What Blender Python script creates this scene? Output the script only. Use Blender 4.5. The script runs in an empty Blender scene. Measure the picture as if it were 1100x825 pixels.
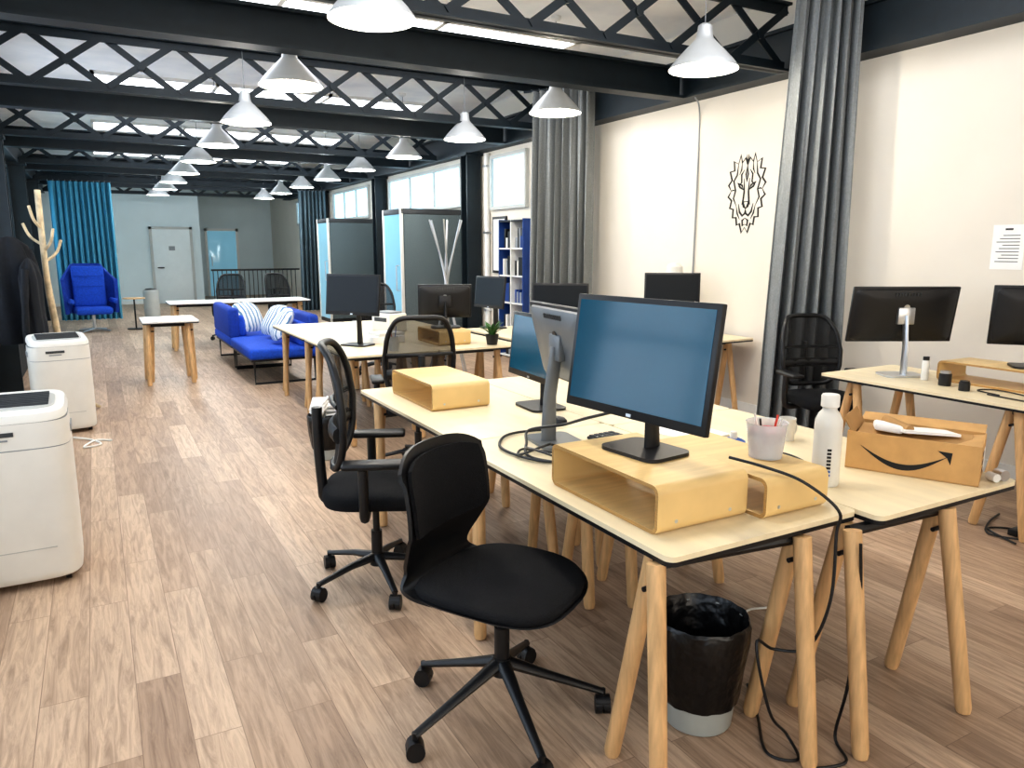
import bpy, bmesh, math, random
from mathutils import Vector, Matrix, Euler
random.seed(7)
pi=math.pi
S=bpy.context.scene

# ------------------------------------------------------------------ materials
def lin(c):
    if isinstance(c,str):
        c=c.lstrip('#'); c=[int(c[i:i+2],16)/255 for i in (0,2,4)]
    return tuple((x/12.92 if x<=0.04045 else ((x+0.055)/1.055)**2.4) for x in c)+(1,)
def mat(name,col,rough=.5,metal=0,var=.12,scale=8,stretch=(1,1,1),emit=None,es=0,bump=0,bscale=60,spec=.5,coat=0):
    m=bpy.data.materials.new(name); m.use_nodes=True
    nt=m.node_tree; b=nt.nodes['Principled BSDF']
    c=lin(col)
    tc=nt.nodes.new('ShaderNodeTexCoord'); mp=nt.nodes.new('ShaderNodeMapping')
    mp.inputs['Scale'].default_value=stretch
    nt.links.new(tc.outputs['Object'],mp.inputs['Vector'])
    nz=nt.nodes.new('ShaderNodeTexNoise'); nz.inputs['Scale'].default_value=scale; nz.inputs['Detail'].default_value=4
    nt.links.new(mp.outputs['Vector'],nz.inputs['Vector'])
    rp=nt.nodes.new('ShaderNodeValToRGB')
    rp.color_ramp.elements[0].position=.3; rp.color_ramp.elements[1].position=.7
    rp.color_ramp.elements[0].color=tuple(x*(1-var) for x in c[:3])+(1,)
    rp.color_ramp.elements[1].color=tuple(min(1,x*(1+var)) for x in c[:3])+(1,)
    nt.links.new(nz.outputs['Fac'],rp.inputs['Fac']); nt.links.new(rp.outputs['Color'],b.inputs['Base Color'])
    b.inputs['Roughness'].default_value=rough; b.inputs['Metallic'].default_value=metal
    b.inputs['Specular IOR Level'].default_value=spec
    b.inputs['Coat Weight'].default_value=coat
    if emit is not None:
        b.inputs['Emission Color'].default_value=lin(emit); b.inputs['Emission Strength'].default_value=es
    if bump:
        n2=nt.nodes.new('ShaderNodeTexNoise'); n2.inputs['Scale'].default_value=bscale
        nt.links.new(mp.outputs['Vector'],n2.inputs['Vector'])
        bp=nt.nodes.new('ShaderNodeBump'); bp.inputs['Strength'].default_value=bump; bp.inputs['Distance'].default_value=.01
        nt.links.new(n2.outputs['Fac'],bp.inputs['Height']); nt.links.new(bp.outputs['Normal'],b.inputs['Normal'])
    return m

def floor_mat():
    m=bpy.data.materials.new('oak_planks'); m.use_nodes=True; nt=m.node_tree; b=nt.nodes['Principled BSDF']
    N=nt.nodes.new; L=nt.links.new
    g=N('ShaderNodeNewGeometry'); mp=N('ShaderNodeMapping'); mp.inputs['Rotation'].default_value=(0,0,pi/2)
    L(g.outputs['Position'],mp.inputs['Vector'])
    br=N('ShaderNodeTexBrick'); br.inputs['Scale'].default_value=1; br.inputs['Brick Width'].default_value=1.2
    br.inputs['Row Height'].default_value=.15; br.inputs['Mortar Size'].default_value=.0016; br.inputs['Mortar Smooth'].default_value=.3
    br.offset=.37; br.inputs['Color1'].default_value=(0,0,0,1); br.inputs['Color2'].default_value=(1,1,1,1); br.inputs['Mortar'].default_value=(.5,.5,.5,1)
    L(mp.outputs['Vector'],br.inputs['Vector'])
    ramp=N('ShaderNodeValToRGB'); e=ramp.color_ramp.elements
    e[0].color=lin('#a68d78'); e[1].color=lin('#ccb39b'); x=e.new(.5); x.color=lin('#bba189')
    L(br.outputs['Color'],ramp.inputs['Fac'])
    mp2=N('ShaderNodeMapping'); mp2.inputs['Scale'].default_value=(17,1.4,1)
    L(g.outputs['Position'],mp2.inputs['Vector'])
    ad=N('ShaderNodeVectorMath'); ad.operation='ADD'; sc=N('ShaderNodeVectorMath'); sc.operation='SCALE'; sc.inputs['Scale'].default_value=9
    L(br.outputs['Color'],sc.inputs[0]); L(mp2.outputs['Vector'],ad.inputs[0]); L(sc.outputs['Vector'],ad.inputs[1])
    n1=N('ShaderNodeTexNoise'); n1.inputs['Scale'].default_value=2.2; n1.inputs['Detail'].default_value=9; n1.inputs['Roughness'].default_value=.7; n1.inputs['Distortion'].default_value=.9
    L(ad.outputs['Vector'],n1.inputs['Vector'])
    r2=N('ShaderNodeValToRGB'); r2.color_ramp.elements[0].position=.33; r2.color_ramp.elements[1].position=.6
    r2.color_ramp.elements[0].color=(.42,.37,.34,1); r2.color_ramp.elements[1].color=(1.05,1.04,1.02,1)
    L(n1.outputs['Fac'],r2.inputs['Fac'])
    mx=N('ShaderNodeMix'); mx.data_type='RGBA'; mx.blend_type='MULTIPLY'; mx.inputs[0].default_value=.75
    L(ramp.outputs['Color'],mx.inputs[6]); L(r2.outputs['Color'],mx.inputs[7])
    mm=N('ShaderNodeMix'); mm.data_type='RGBA'; mm.inputs[7].default_value=lin('#6b5546')
    fm=N('ShaderNodeMath'); fm.operation='MULTIPLY'; fm.inputs[1].default_value=.65
    L(br.outputs['Fac'],fm.inputs[0]); L(fm.outputs[0],mm.inputs[0]); L(mx.outputs[2],mm.inputs[6])
    L(mm.outputs[2],b.inputs['Base Color'])
    b.inputs['Roughness'].default_value=.45; b.inputs['Specular IOR Level'].default_value=.3
    bp=N('ShaderNodeBump'); bp.inputs['Strength'].default_value=.2; bp.inputs['Distance'].default_value=.003
    L(n1.outputs['Fac'],bp.inputs['Height']); L(bp.outputs['Normal'],b.inputs['Normal'])
    return m

def ceil_mat():
    m=bpy.data.materials.new('ceiling_boards'); m.use_nodes=True; nt=m.node_tree; b=nt.nodes['Principled BSDF']
    N=nt.nodes.new; L=nt.links.new
    g=N('ShaderNodeNewGeometry')
    n=N('ShaderNodeTexNoise'); n.inputs['Scale'].default_value=2.5; n.inputs['Detail'].default_value=6
    L(g.outputs['Position'],n.inputs['Vector'])
    r=N('ShaderNodeValToRGB'); r.color_ramp.elements[0].color=lin('#eef1f3'); r.color_ramp.elements[1].color=lin('#fcfdfd')
    r.color_ramp.elements[0].position=.35; r.color_ramp.elements[1].position=.6
    L(n.outputs['Fac'],r.inputs['Fac']); L(r.outputs['Color'],b.inputs['Base Color']); b.inputs['Roughness'].default_value=.8
    return m

def mesh_mat(name,col,alpha):
    m=mat(name,col,.7)
    m.node_tree.nodes['Principled BSDF'].inputs['Alpha'].default_value=alpha
    return m

WALLR=mat('wall_paint_cream','#e3dcd0',.85,var=.03,scale=1.5)
WALLB=mat('wall_paint_white','#dbe6e8',.85,var=.03,scale=1.5)
FLOOR=floor_mat(); CEIL=ceil_mat()
IRON=mat('painted_iron','#0e1c24',.5,.1,var=.2)
BLACK=mat('black_plastic','#121316',.42,var=.15)
BLACKF=mat('black_fabric','#16171a',.9,var=.25,scale=150,bump=.4,bscale=400,spec=.25)
MESHF=mesh_mat('black_mesh_weave','#0c0d0f',.82)
CHROME=mat('silver_metal','#c9ccd0',.28,.9,var=.05)
SILVP=mat('silver_plastic','#74787b',.4,.3,var=.05)
BIRCH=mat('birch_laminate','#ebdcba',.4,var=.06,scale=3,stretch=(6,1,1))
PLY=mat('bent_birch_ply','#dfbf85',.42,var=.10,scale=4,stretch=(1,9,1))
PLYE=mat('ply_edge','#b28a52',.6,var=.2,scale=10,stretch=(1,1,30))
LEG=mat('beech_legs','#d3ac7c',.48,var=.18,scale=5,stretch=(12,12,1))
WHITE=mat('white_plastic','#e2e0d9',.35,var=.03)
WHITEP=mat('white_paint','#ebebe7',.5,var=.03)
GREYP=mat('grey_plastic','#8e9296',.5,var=.05)
LGREY=mat('light_grey_plastic','#b9bab6',.45,var=.04)
DARKG=mat('dark_grille','#3a3d40',.6,var=.1)
SCREEN=mat('monitor_screen_teal_glare','#104358',.12,var=.12,scale=1.2,emit='#11465e',es=.3)  # screen is off: teal colour and faint glow stand in for glare
SCREEND=mat('monitor_screen_dark','#070c10',.3,var=.1,scale=2,spec=.25)
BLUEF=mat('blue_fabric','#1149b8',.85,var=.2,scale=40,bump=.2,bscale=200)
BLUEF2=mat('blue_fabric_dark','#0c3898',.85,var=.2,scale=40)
CURT=mat('curtain_grey','#7d8182',.95,var=.12,scale=60,bump=.2,bscale=300)
CURTB=mat('curtain_blue','#5097b2',.9,var=.12,scale=60)
CURTD=mat('curtain_slate','#56666f',.95,var=.12,scale=60)
SHADE=mat('lamp_shade_alu','#c0c3c4',.38,.2,var=.04)
SHADEI=mat('lamp_shade_inner_glow','#ffffff',.6,var=.01,emit='#fff0d2',es=3.2)  # glow put in for bulb light on the inside of the shade
BULB=mat('lit_bulb','#ffffff',.5,emit='#fff1d6',es=22)
FELT=mat('grey_felt','#5c686b',.95,var=.55,scale=90,bump=.3)
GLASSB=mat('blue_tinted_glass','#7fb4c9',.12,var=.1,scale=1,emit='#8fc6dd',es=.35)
CARD=mat('cardboard','#c79d66',.8,var=.1,scale=12)
CARDI=mat('cardboard_inside','#b08958',.85,var=.1)
PAPER=mat('paper_white','#f2f1ee',.8,var=.03)
INK=mat('ink_black','#141414',.7,var=.05)
PATT=mat('pillow_pattern','#dfe4e8',.9,var=.05)
COAT=mat('dark_coat','#0c1119',.9,var=.3,scale=20)
BIRK=mat('birch_branch','#d0bd9c',.7,var=.3,scale=14)
LEAF=mat('leaf_green','#35602a',.6,var=.35,scale=20)
SOIL=mat('soil','#3a2a1e',.95,var=.3)
BAG=mat('black_bin_bag','#08080a',.3,var=.2,scale=20,bump=.9,bscale=18)
CLEAR=mesh_mat('clear_plastic','#dfe6e8',.5); CLEAR.node_tree.nodes['Principled BSDF'].inputs['Roughness'].default_value=.15
FROST=mat('frosted_bin_plastic','#b4bbb8',.3,var=.05)
RED=mat('red_plastic','#d2412b',.4); PINK=mat('pink_sand','#c9707f',.8,var=.3,scale=60); BLUEP=mat('blue_plastic','#2d5fae',.4)
DOORM=mat('door_white','#e6ecec',.5,var=.02)
SHELFB=mat('shelf_blue','#123a7c',.6)
WIN_FILL=mat('added_window_glow','#dcefff',.3,var=.02,emit='#d8e9ff',es=2.7)  # glow for the out-of-view left panes, added to light the room
REAR_FILL=mat('added_rear_window_glow','#fff4e4',.3,var=.02,emit='#fff4e6',es=2.8)  # glow for the added rear window behind the camera
WIN_S=mat('frosted_glass_soft','#cfe8f4',.3,var=.05,scale=1,emit='#a9dcf4',es=1.3)
CEIL_FILL=mat('added_ceiling_glow','#ffffff',.3,var=.02,emit='#f2f6ff',es=5.2)  # glow for ceiling panels added as fill light

def stripes():
    nt=PATT.node_tree; b=nt.nodes['Principled BSDF']
    tc=nt.nodes.new('ShaderNodeTexCoord'); w=nt.nodes.new('ShaderNodeTexWave'); w.inputs['Scale'].default_value=5; w.inputs['Distortion'].default_value=4
    r=nt.nodes.new('ShaderNodeValToRGB'); r.color_ramp.interpolation='CONSTANT'
    r.color_ramp.elements[0].color=lin('#e6e9ea'); r.color_ramp.elements[1].color=lin('#5c86ad'); r.color_ramp.elements[1].position=.7
    nt.links.new(tc.outputs['Object'],w.inputs['Vector']); nt.links.new(w.outputs['Fac'],r.inputs['Fac']); nt.links.new(r.outputs['Color'],b.inputs['Base Color'])
stripes()

# ------------------------------------------------------------------ builder
class MB:
    def __init__(s): s.bm=bmesh.new(); s.mats=[]
    def mi(s,m):
        if m not in s.mats: s.mats.append(m)
        return s.mats.index(m)
    def faces(s,verts,faces,m,M=None):
        i=s.mi(m); vs=[s.bm.verts.new((M@Vector(v)) if M is not None else Vector(v)) for v in verts]
        for f in faces:
            try:
                fc=s.bm.faces.new([vs[k] for k in f]); fc.material_index=i; fc.smooth=True
            except ValueError: pass
    def frombm(s,t,m,M=None):
        t.verts.ensure_lookup_table(); t.verts.index_update()
        s.faces([v.co.copy() for v in t.verts],[[v.index for v in f.verts] for f in t.faces],m,M); t.free()
    def box(s,c,d,m,rot=(0,0,0),bev=0,seg=2):
        t=bmesh.new(); bmesh.ops.create_cube(t,size=1)
        for v in t.verts: v.co=Vector((v.co.x*d[0],v.co.y*d[1],v.co.z*d[2]))
        if bev>0:
            bev=min(bev,min(d)*.49)
            bmesh.ops.bevel(t,geom=t.edges[:],offset=bev,segments=seg,profile=.5,affect='EDGES')
        s.frombm(t,m,Matrix.Translation(c)@Euler(rot).to_matrix().to_4x4())
    def bx(s,x0,x1,y0,y1,z0,z1,m,bev=0): s.box(((x0+x1)/2,(y0+y1)/2,(z0+z1)/2),(abs(x1-x0),abs(y1-y0),abs(z1-z0)),m,bev=bev)
    def tube(s,pts,r,m,n=10,caps=True,closed=False,flat=None):
        pts=[Vector(p) for p in pts]; k=len(pts)
        rs=r if isinstance(r,(list,tuple)) else [r]*k
        if len(rs)<k: rs=list(rs)+[rs[-1]]*(k-len(rs))
        V=[];F=[]; up=None
        for i,p in enumerate(pts):
            if closed: d=pts[(i+1)%k]-pts[i-1]
            else: d=pts[min(i+1,k-1)]-pts[max(i-1,0)]
            d.normalize()
            if up is None:
                up=Vector((0,0,1)) if abs(d.z)<.9 else Vector((1,0,0))
            a=up-d*up.dot(d); a.normalize(); b=d.cross(a); up=a
            for j in range(n):
                t=2*pi*j/n; V.append(p+a*math.cos(t)*rs[i]*(flat or 1)+b*math.sin(t)*rs[i])
        K=k if closed else k-1
        for i in range(K):
            for j in range(n):
                i2=(i+1)%k
                F.append((i*n+j,i*n+(j+1)%n,i2*n+(j+1)%n,i2*n+j))
        if caps and not closed:
            F.append(tuple(range(n))[::-1]); F.append(tuple((k-1)*n+j for j in range(n)))
        s.faces(V,F,m)
    def cyl(s,p1,p2,r,m,r2=None,n=16): s.tube([p1,p2],[r,r if r2 is None else r2],m,n)
    def lathe(s,prof,m,c=(0,0,0),n=32,M=None,wob=None):
        V=[];F=[]
        for (r,z) in prof:
            for j in range(n):
                t=2*pi*j/n; rr=r*(1+(wob(t,z) if wob else 0))
                V.append((c[0]+rr*math.cos(t),c[1]+rr*math.sin(t),c[2]+z))
        for i in range(len(prof)-1):
            for j in range(n): F.append((i*n+j,i*n+(j+1)%n,(i+1)*n+(j+1)%n,(i+1)*n+j))
        s.faces(V,F,m,M)
    def layers(s,out,lay,m,M=None,zf=None):
        n=len(out);V=[];F=[]
        for (k,z) in lay:
            for (x,y) in out: V.append((x*k,y*k,z+(zf(x*k,y*k) if zf else 0)))
        for i in range(len(lay)-1):
            for j in range(n): F.append((i*n+j,i*n+(j+1)%n,(i+1)*n+(j+1)%n,(i+1)*n+j))
        F.append(tuple(range(n))[::-1]); F.append(tuple((len(lay)-1)*n+j for j in range(n)))
        s.faces(V,F,m,M)
    def prism(s,poly,th,m,M=None):
        n=len(poly); V=[(x,y,0) for x,y in poly]+[(x,y,th) for x,y in poly]
        F=[tuple(range(n))[::-1],tuple(range(n,2*n))]+[(j,(j+1)%n,n+(j+1)%n,n+j) for j in range(n)]
        s.faces(V,F,m,M)
    def grid(s,fn,nu,nv,m,th=0,M=None):
        t=bmesh.new(); vs=[[t.verts.new(fn(i/nu,j/nv)) for j in range(nv+1)] for i in range(nu+1)]
        for i in range(nu):
            for j in range(nv): t.faces.new((vs[i][j],vs[i+1][j],vs[i+1][j+1],vs[i][j+1]))
        if th:
            bmesh.ops.recalc_face_normals(t,faces=t.faces[:]); bmesh.ops.solidify(t,geom=t.faces[:],thickness=th)
        s.frombm(t,m,M)
    def done(s,name,loc=(0,0,0),rz=0,angle=38,parent=None):
        bmesh.ops.recalc_face_normals(s.bm,faces=s.bm.faces[:])
        me=bpy.data.meshes.new(name); s.bm.to_mesh(me); s.bm.free()
        for m in s.mats: me.materials.append(m)
        me.set_sharp_from_angle(angle=math.radians(angle))
        o=bpy.data.objects.new(name,me); S.collection.objects.link(o)
        o.location=loc; o.rotation_euler=(0,0,rz)
        if parent: o.parent=parent
        return o
def superel(w,d,n=36,e=4):
    P=[]
    for j in range(n):
        t=2*pi*j/n; c,s_=math.cos(t),math.sin(t)
        P.append((w/2*math.copysign(abs(c)**(2/e),c),d/2*math.copysign(abs(s_)**(2/e),s_)))
    return P
def rrect(w,h,r,k=6):
    P=[]
    for cx,cy,a0 in ((w/2-r,h/2-r,0),(-w/2+r,h/2-r,90),(-w/2+r,-h/2+r,180),(w/2-r,-h/2+r,270)):
        for i in range(k+1):
            a=math.radians(a0+90*i/k); P.append((cx+r*math.cos(a),cy+r*math.sin(a)))
    return P
def smooth(pts,k=8):
    P=[Vector(p) for p in pts]; Q=[P[0]]+P+[P[-1]]; out=[]
    for i in range(1,len(Q)-2):
        for j in range(k):
            t=j/k; a,b,c,d=Q[i-1],Q[i],Q[i+1],Q[i+2]
            out.append(.5*((2*b)+(c-a)*t+(2*a-5*b+4*c-d)*t*t+(3*b-a-3*c+d)*t**3))
    out.append(P[-1]); return out

# ------------------------------------------------------------------ camera
cam=bpy.data.cameras.new('camera'); co=bpy.data.objects.new('camera',cam); S.collection.objects.link(co)
cam.sensor_fit='HORIZONTAL'; cam.sensor_width=36; cam.lens=36*800/1100; cam.clip_start=.05
co.location=(0,0,1.57); co.rotation_euler=(math.radians(90-10.3),0,-math.radians(28.97)); S.camera=co

# ------------------------------------------------------------------ room shell
XL,XR,YN,YB1,YB2,ZC=-1.2,5.45,-2.6,24.0,27.0,3.72
def slab(name,x0,x1,y0,y1,z0,z1,m):
    b=MB(); b.bx(x0,x1,y0,y1,z0,z1,m); return b.done(name)
slab('floor',XL-.2,XR+.2,YN-.2,YB2+.2,-.1,0,FLOOR)
slab('ceiling',XL-.2,XR+.2,YN-.2,YB2+.2,ZC,ZC+.1,CEIL)
slab('wall_right',XR,XR+.2,YN-.2,YB2+.2,0,ZC,WALLR)
slab('wall_left',XL-.2,XL,YN-.2,YB2+.2,0,ZC,WALLB)
slab('wall_near',XL,XR,YN-.2,YN,0,ZC,WALLR)
slab('wall_far',XL,2.8,YB1,YB1+.2,0,ZC,WALLB)
slab('wall_far_recess',2.8,XR,YB2,YB2+.2,0,ZC,WALLB)
slab('wall_return',2.65,2.8,YB1+.2,YB2,0,ZC,WALLB)
slab('baseboard_right',XR-.015,XR,YN,YB2,0,.09,WHITEP)
slab('baseboard_left',XL,XL+.015,YN,YB1,0,.09,WHITEP)
slab('baseboard_far',XL,2.8,YB1-.015,YB1,0,.09,WHITEP)

def window(name,side,y0,y1,z0,z1,m,nd=3,nz=1,frame=IRON):
    b=MB(); x=XL if side<0 else XR; s=1 if side<0 else -1
    f=.05
    b.bx(x,x+s*.012,y0+f,y1-f,z0+f,z1-f,m)
    for yy in (y0,y1-f): b.bx(x,x+s*.06,yy,yy+f,z0,z1,frame)
    for zz in (z0,z1-f): b.bx(x,x+s*.06,y0+f,y1-f,zz,zz+f,frame)
    for i in range(1,nd):
        y=y0+(y1-y0)*i/nd; b.bx(x,x+s*.045,y-.018,y+.018,z0+f,z1-f,frame)
    for i in range(1,nz+1):
        z=z0+(z1-z0)*i/(nz+1); b.bx(x,x+s*.04,y0+f,y1-f,z-.015,z+.015,frame)
    return b.done(name)
tr=[1.02,4.72,8.4,12.1,15.8,19.5,23.2]
n=1
for a,c in ((-2.4,.8),(1.3,4.4),(5.0,8.1),(8.7,11.8)):
    window('fill_window_%d'%n,-1,a,c,.9,2.95,WIN_FILL,3,2); n+=1  # out-of-view windows added along the left wall to light the room
for a,c in ((12.4,15.5),(16.1,19.2),(19.8,22.9)):
    window('fill_window_%d'%n,-1,a,c,.9,2.95,WIN_S,3,2); n+=1
for a,c in ((11.5,15.0),(16.3,19.1),(20.2,23.0)):
    window('fill_window_%d'%n,1,a,c,2.25,2.95,WIN_S,3,0,LGREY); n+=1
window('fill_window_%d'%n,1,9.35,10.45,2.15,2.95,WIN_S,1,0,LGREY); n+=1
b=MB()  # made-up rear window behind the camera, added as fill light
b.bx(-.8,5.0,YN,YN+.012,1.0,2.95,REAR_FILL)
for x in (-.85,.6,2.05,3.5,4.95): b.bx(x,x+.06,YN,YN+.06,.95,3.0,IRON)
for z in (.95,1.95,2.94): b.bx(-.85,5.01,YN,YN+.05,z,z+.06,IRON)
b.done('fill_window_%d'%n); n+=1
for i,yc in enumerate((3.35,7.4,11.42,15.45,19.5)):  # glowing ceiling panels made up to light the room from above
    b=MB(); b.bx(.2,4.6,yc-.45,yc+.45,ZC-.012,ZC,CEIL_FILL)
    for x in (.15,1.6,3.1,4.6): b.bx(x,x+.05,yc-.5,yc+.5,ZC-.04,ZC,WHITEP)
    for y in (yc-.5,yc+.45): b.bx(.15,4.65,y,y+.05,ZC-.04,ZC,WHITEP)
    b.done('fill_window_%d'%n); n+=1

# doors
YD=YB1-.017
b=MB(); b.bx(1.5,2.5,YD-.05,YD,0,2.12,DOORM,bev=.004)
for x in (1.43,2.5): b.bx(x,x+.07,YD-.07,YD,0,2.19,LGREY)
b.bx(1.43,2.57,YD-.07,YD,2.12,2.19,LGREY)
b.cyl((1.6,YD-.1,1.03),(1.76,YD-.1,1.03),.016,BLACK); b.cyl((1.6,YD-.1,1.03),(1.6,YD-.05,1.03),.016,BLACK); b.bx(1.92,2.08,YD-.056,YD-.05,1.52,1.64,GREYP)
b.done('door_1')
YD=YB2-.002
b=MB(); b.bx(3.35,4.25,YD-.05,YD,0,2.15,GLASSB,bev=.004)
for x in (3.27,4.25): b.bx(x,x+.08,YD-.08,YD,0,2.23,WHITEP)
b.bx(3.27,4.33,YD-.08,YD,2.15,2.23,WHITEP); b.cyl((3.45,YD-.1,1.0),(3.45,YD-.1,1.3),.015,CHROME)
b.done('door_2')

# ---- iron structure
ZB=3.03
for nm,x0,x1 in (('beam_side',XR-.22,XR),('beam_side',XL,XL+.2)):
    b=MB(); b.bx(x0,x1,YN,YB1,ZB,ZB+.03,IRON)
    b.bx(x0+.03,x1-.03,YN,YB1,ZB+.03,ZB+.34,IRON); b.bx(x0,x1,YN,YB1,ZB+.34,ZB+.37,IRON); b.done(nm)
TX0,TX1=XL+.201,XR-.221
def truss(y):
    b=MB(); z0,z1=ZB+.002,ZB+.52
    for z in (z0,z1):
        b.bx(TX0,TX1,y-.06,y+.06,z,z+.02,IRON); b.bx(TX0,TX1,y-.012,y+.012,z-.0,z+.085 if z==z0 else z-.07,IRON)
    k=10; w=(TX1-TX0)/k
    for i in range(k):
        x=TX0+w*i; x2=x+w
        for (a,c,dy) in (((x,z0+.04),(x2,z1-.02),-.014),((x,z1-.02),(x2,z0+.04),.014)):
            L=math.hypot(c[0]-a[0],c[1]-a[1])-.03; an=math.atan2(c[1]-a[1],c[0]-a[0])
            b.box(((a[0]+c[0])/2,y+dy,(a[1]+c[1])/2),(L,.014,.06),IRON,rot=(0,-an,0))
        b.cyl(((x+x2)/2,y-.035,(z0+z1)/2),((x+x2)/2,y+.035,(z0+z1)/2),.035,IRON,n=10)
    b.done('lattice_truss')
for y in tr: truss(y)
def ibeam(y):
    b=MB(); b.bx(TX0,TX1,y-.09,y+.09,ZB,ZB+.025,IRON); b.bx(TX0,TX1,y-.02,y+.02,ZB+.02,ZB+.27,IRON); b.bx(TX0,TX1,y-.09,y+.09,ZB+.26,ZB+.285,IRON)
    b.done('steel_beam')
for y in (2.35,6.03,9.72,13.4,17.1,20.8): ibeam(y)
def column(x,y):
    b=MB(); z=ZB-.002; b.bx(x-.12,x+.12,y-.12,y-.09,0,z,IRON); b.bx(x-.12,x+.12,y+.09,y+.12,0,z,IRON); b.bx(x-.03,x+.03,y-.09,y+.09,0,z,IRON)
    b.bx(x-.14,x+.14,y-.14,y+.14,0,.03,IRON); b.bx(x-.15,x+.15,y-.15,y+.15,z-.04,z,IRON); b.done('steel_column')
for y in (4.72,8.4,12.1,15.8,19.5): column(XL+.16,y)
for y in (10.9,15.25,19.7): column(XR-.16,y)
b=MB(); b.tube(smooth([(XR-.05,10.55,3.0),(XR-.05,10.55,2.4),(XR-.05,10.55,1.2),(XR-.05,10.55,.1)],4),.04,WHITEP,12)
for z in (.6,1.8,2.8): b.bx(XR-.1,XR,10.5,10.6,z,z+.03,CHROME)
b.done('wall_pipe')
b=MB(); b.tube(smooth([(XR-.25,5.75,3.0),(XR-.02,5.93,2.9),(XR-.015,5.93,2.2),(XR-.015,5.94,1.2)],6),.008,GREYP,8); b.box((XR-.02,5.94,1.15),(.04,.09,.12),WHITEP,bev=.006); b.done('wall_cable')

# ---- curtains
def curtain(p0,p1,z0,z1,m,folds,amp,flare=.06,ph=0):
    b=MB(); p0=Vector(p0);p1=Vector(p1); d=(p1-p0); L=d.length; d/=L; q=Vector((-d.y,d.x))
    def fn(u,v):
        s=L*u+(u-.85)*flare*(1-v)
        o=amp*(.7+.4*(1-v))*math.sin(2*pi*folds*u+ph+.5*math.sin(3*v+u*5))+.25*amp*math.sin(2*pi*folds*2.3*u+1)
        p=p0+d*s+q*o
        return (p.x,p.y,z0+(z1-z0)*v)
    b.grid(fn,int(folds*14),14,m,th=.006)
    b.cyl((p0.x-d.x*.1,p0.y-d.y*.1,z1+.015),(p1.x,p1.y,z1+.015),.014,IRON)
    for i in range(int(folds)+1):
        p=p0+d*L*i/folds; b.tube([(p.x+.0,p.y+.02*math.cos(a),z1+.012+.02*math.sin(a)) for a in [2*pi*k/10 for k in range(10)]],.003,CHROME,5,closed=True)
    return b.done('curtain',angle=80)
curtain((4.78,4.22),(5.17,3.94),.03,3.45,CURT,6,.07,.14)
curtain((4.74,8.08),(5.16,7.4),.03,3.4,CURT,8,.085,.04,1)
curtain((4.55,19.15),(5.18,19.0),.03,2.98,CURTD,7,.08,.04)
curtain((-.72,18.9),(.45,18.9),.03,2.98,CURTB,11,.08,.0)

# ---- pendant lamps
def pendant(x,y,zb,far=0):
    b=MB()
    prof=[(.25,0),(.247,.012),(.21,.06),(.14,.135),(.085,.19),(.062,.215),(.055,.26),(.05,.30),(.03,.315),(.008,.318)]
    b.lathe(prof,SHADE,n=40)
    pin=[(.246,.002),(.243,.014),(.205,.062),(.135,.137),(.08,.19),(.03,.20),(.001,.2)]
    b.lathe(pin,SHADEI,n=40)
    b.cyl((0,0,.2),(0,0,.13),.018,WHITEP)
    b.lathe([(.001,.01),(.022,.014),(.036,.035),(.038,.06),(.027,.09),(.016,.13)],BULB,n=16)
    b.cyl((0,0,.31),(0,0,ZC-zb-.002),.004,GREYP,n=6); b.lathe([(.05,ZC-zb-.002),(.045,ZC-zb-.03),(.01,ZC-zb-.045)],WHITEP,n=20)
    o=b.done('pendant_lamp',(x,y,zb))
    l=bpy.data.lights.new('bulb_light','POINT'); l.energy=38 if far<5 else 30; l.color=(1,.90,.75) if far<2 else ((1,.96,.88) if far<4 else (.82,.94,1)); l.shadow_soft_size=.06
    lo=bpy.data.objects.new('bulb_light',l); S.collection.objects.link(lo); lo.parent=o; lo.location=(0,0,-.04)
for k in range(9):
    pendant(1.5,4.35+2.02*k,2.85,k)
    pendant(4.0,4.35+2.02*k,2.85,k)
pendant(1.5,2.33,2.85)

# ------------------------------------------------------------------ desks
def desk(name,x0,x1,y0,y1,legx=None,legy=None,z=.74,spread=.15,top=BIRCH,skew=0,ox=(-.035,.02)):
    w,d=x1-x0,y1-y0; b=MB()
    M=Matrix.Translation((0,0,z-.03)); b.prism(rrect(w,d,.03),.014,BLACK,M)
    M=Matrix.Translation((0,0,z-.016)); b.prism(rrect(w,d,.03),.016,top,M)
    legx=legx or (.1,w-.14); legy=legy or (.2,d-.2)
    for k,ly in enumerate(legy):
        yy=-d/2+ly; sk=skew if k==0 else 0
        b.tube([(-w/2+legx[0],yy,z-.052),(-w/2+legx[1],yy+sk,z-.052)],.019,BLACK,8)
        for i,lx in enumerate(legx):
            xx=-w/2+lx; o=ox[i]; y=yy+(sk if i else 0)
            for s in (-1,1):
                p=(xx+.022*s,y+s*.03,z-.034); q=(xx+.022*s+o,y+s*spread,0.004)
                b.tube([q,(q[0],q[1]-s*.002,.02),p],[.022,.026,.028],LEG,14)
            b.cyl((xx-.04,y,z-.12),(xx+.04,y,z-.12),.008,BLACK,n=8)
    return b.done(name,((x0+x1)/2,(y0+y1)/2,0))
desk('trestle_desk',1.30,2.085,1.46,2.86,legx=(.02,.54),legy=(.085,1.2),skew=-.06,ox=(-.05,-.03),spread=.14)
desk('trestle_desk',1.32,2.085,2.865,4.265,legx=(.06,.54),legy=(.2,1.2))
desk('trestle_desk',2.09,2.875,1.385,2.80,legx=(-.07,.39),legy=(.06,1.2),skew=-.02)
desk('trestle_desk',2.09,2.875,2.805,4.22,legx=(.06,.36),legy=(.2,1.2))
for x in (1.66,2.445):
    for y in (5.65,7.06): desk('trestle_desk',x,x+.78,y,y+1.4)
desk('trestle_desk',3.35,4.13,5.7,7.1)
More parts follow.
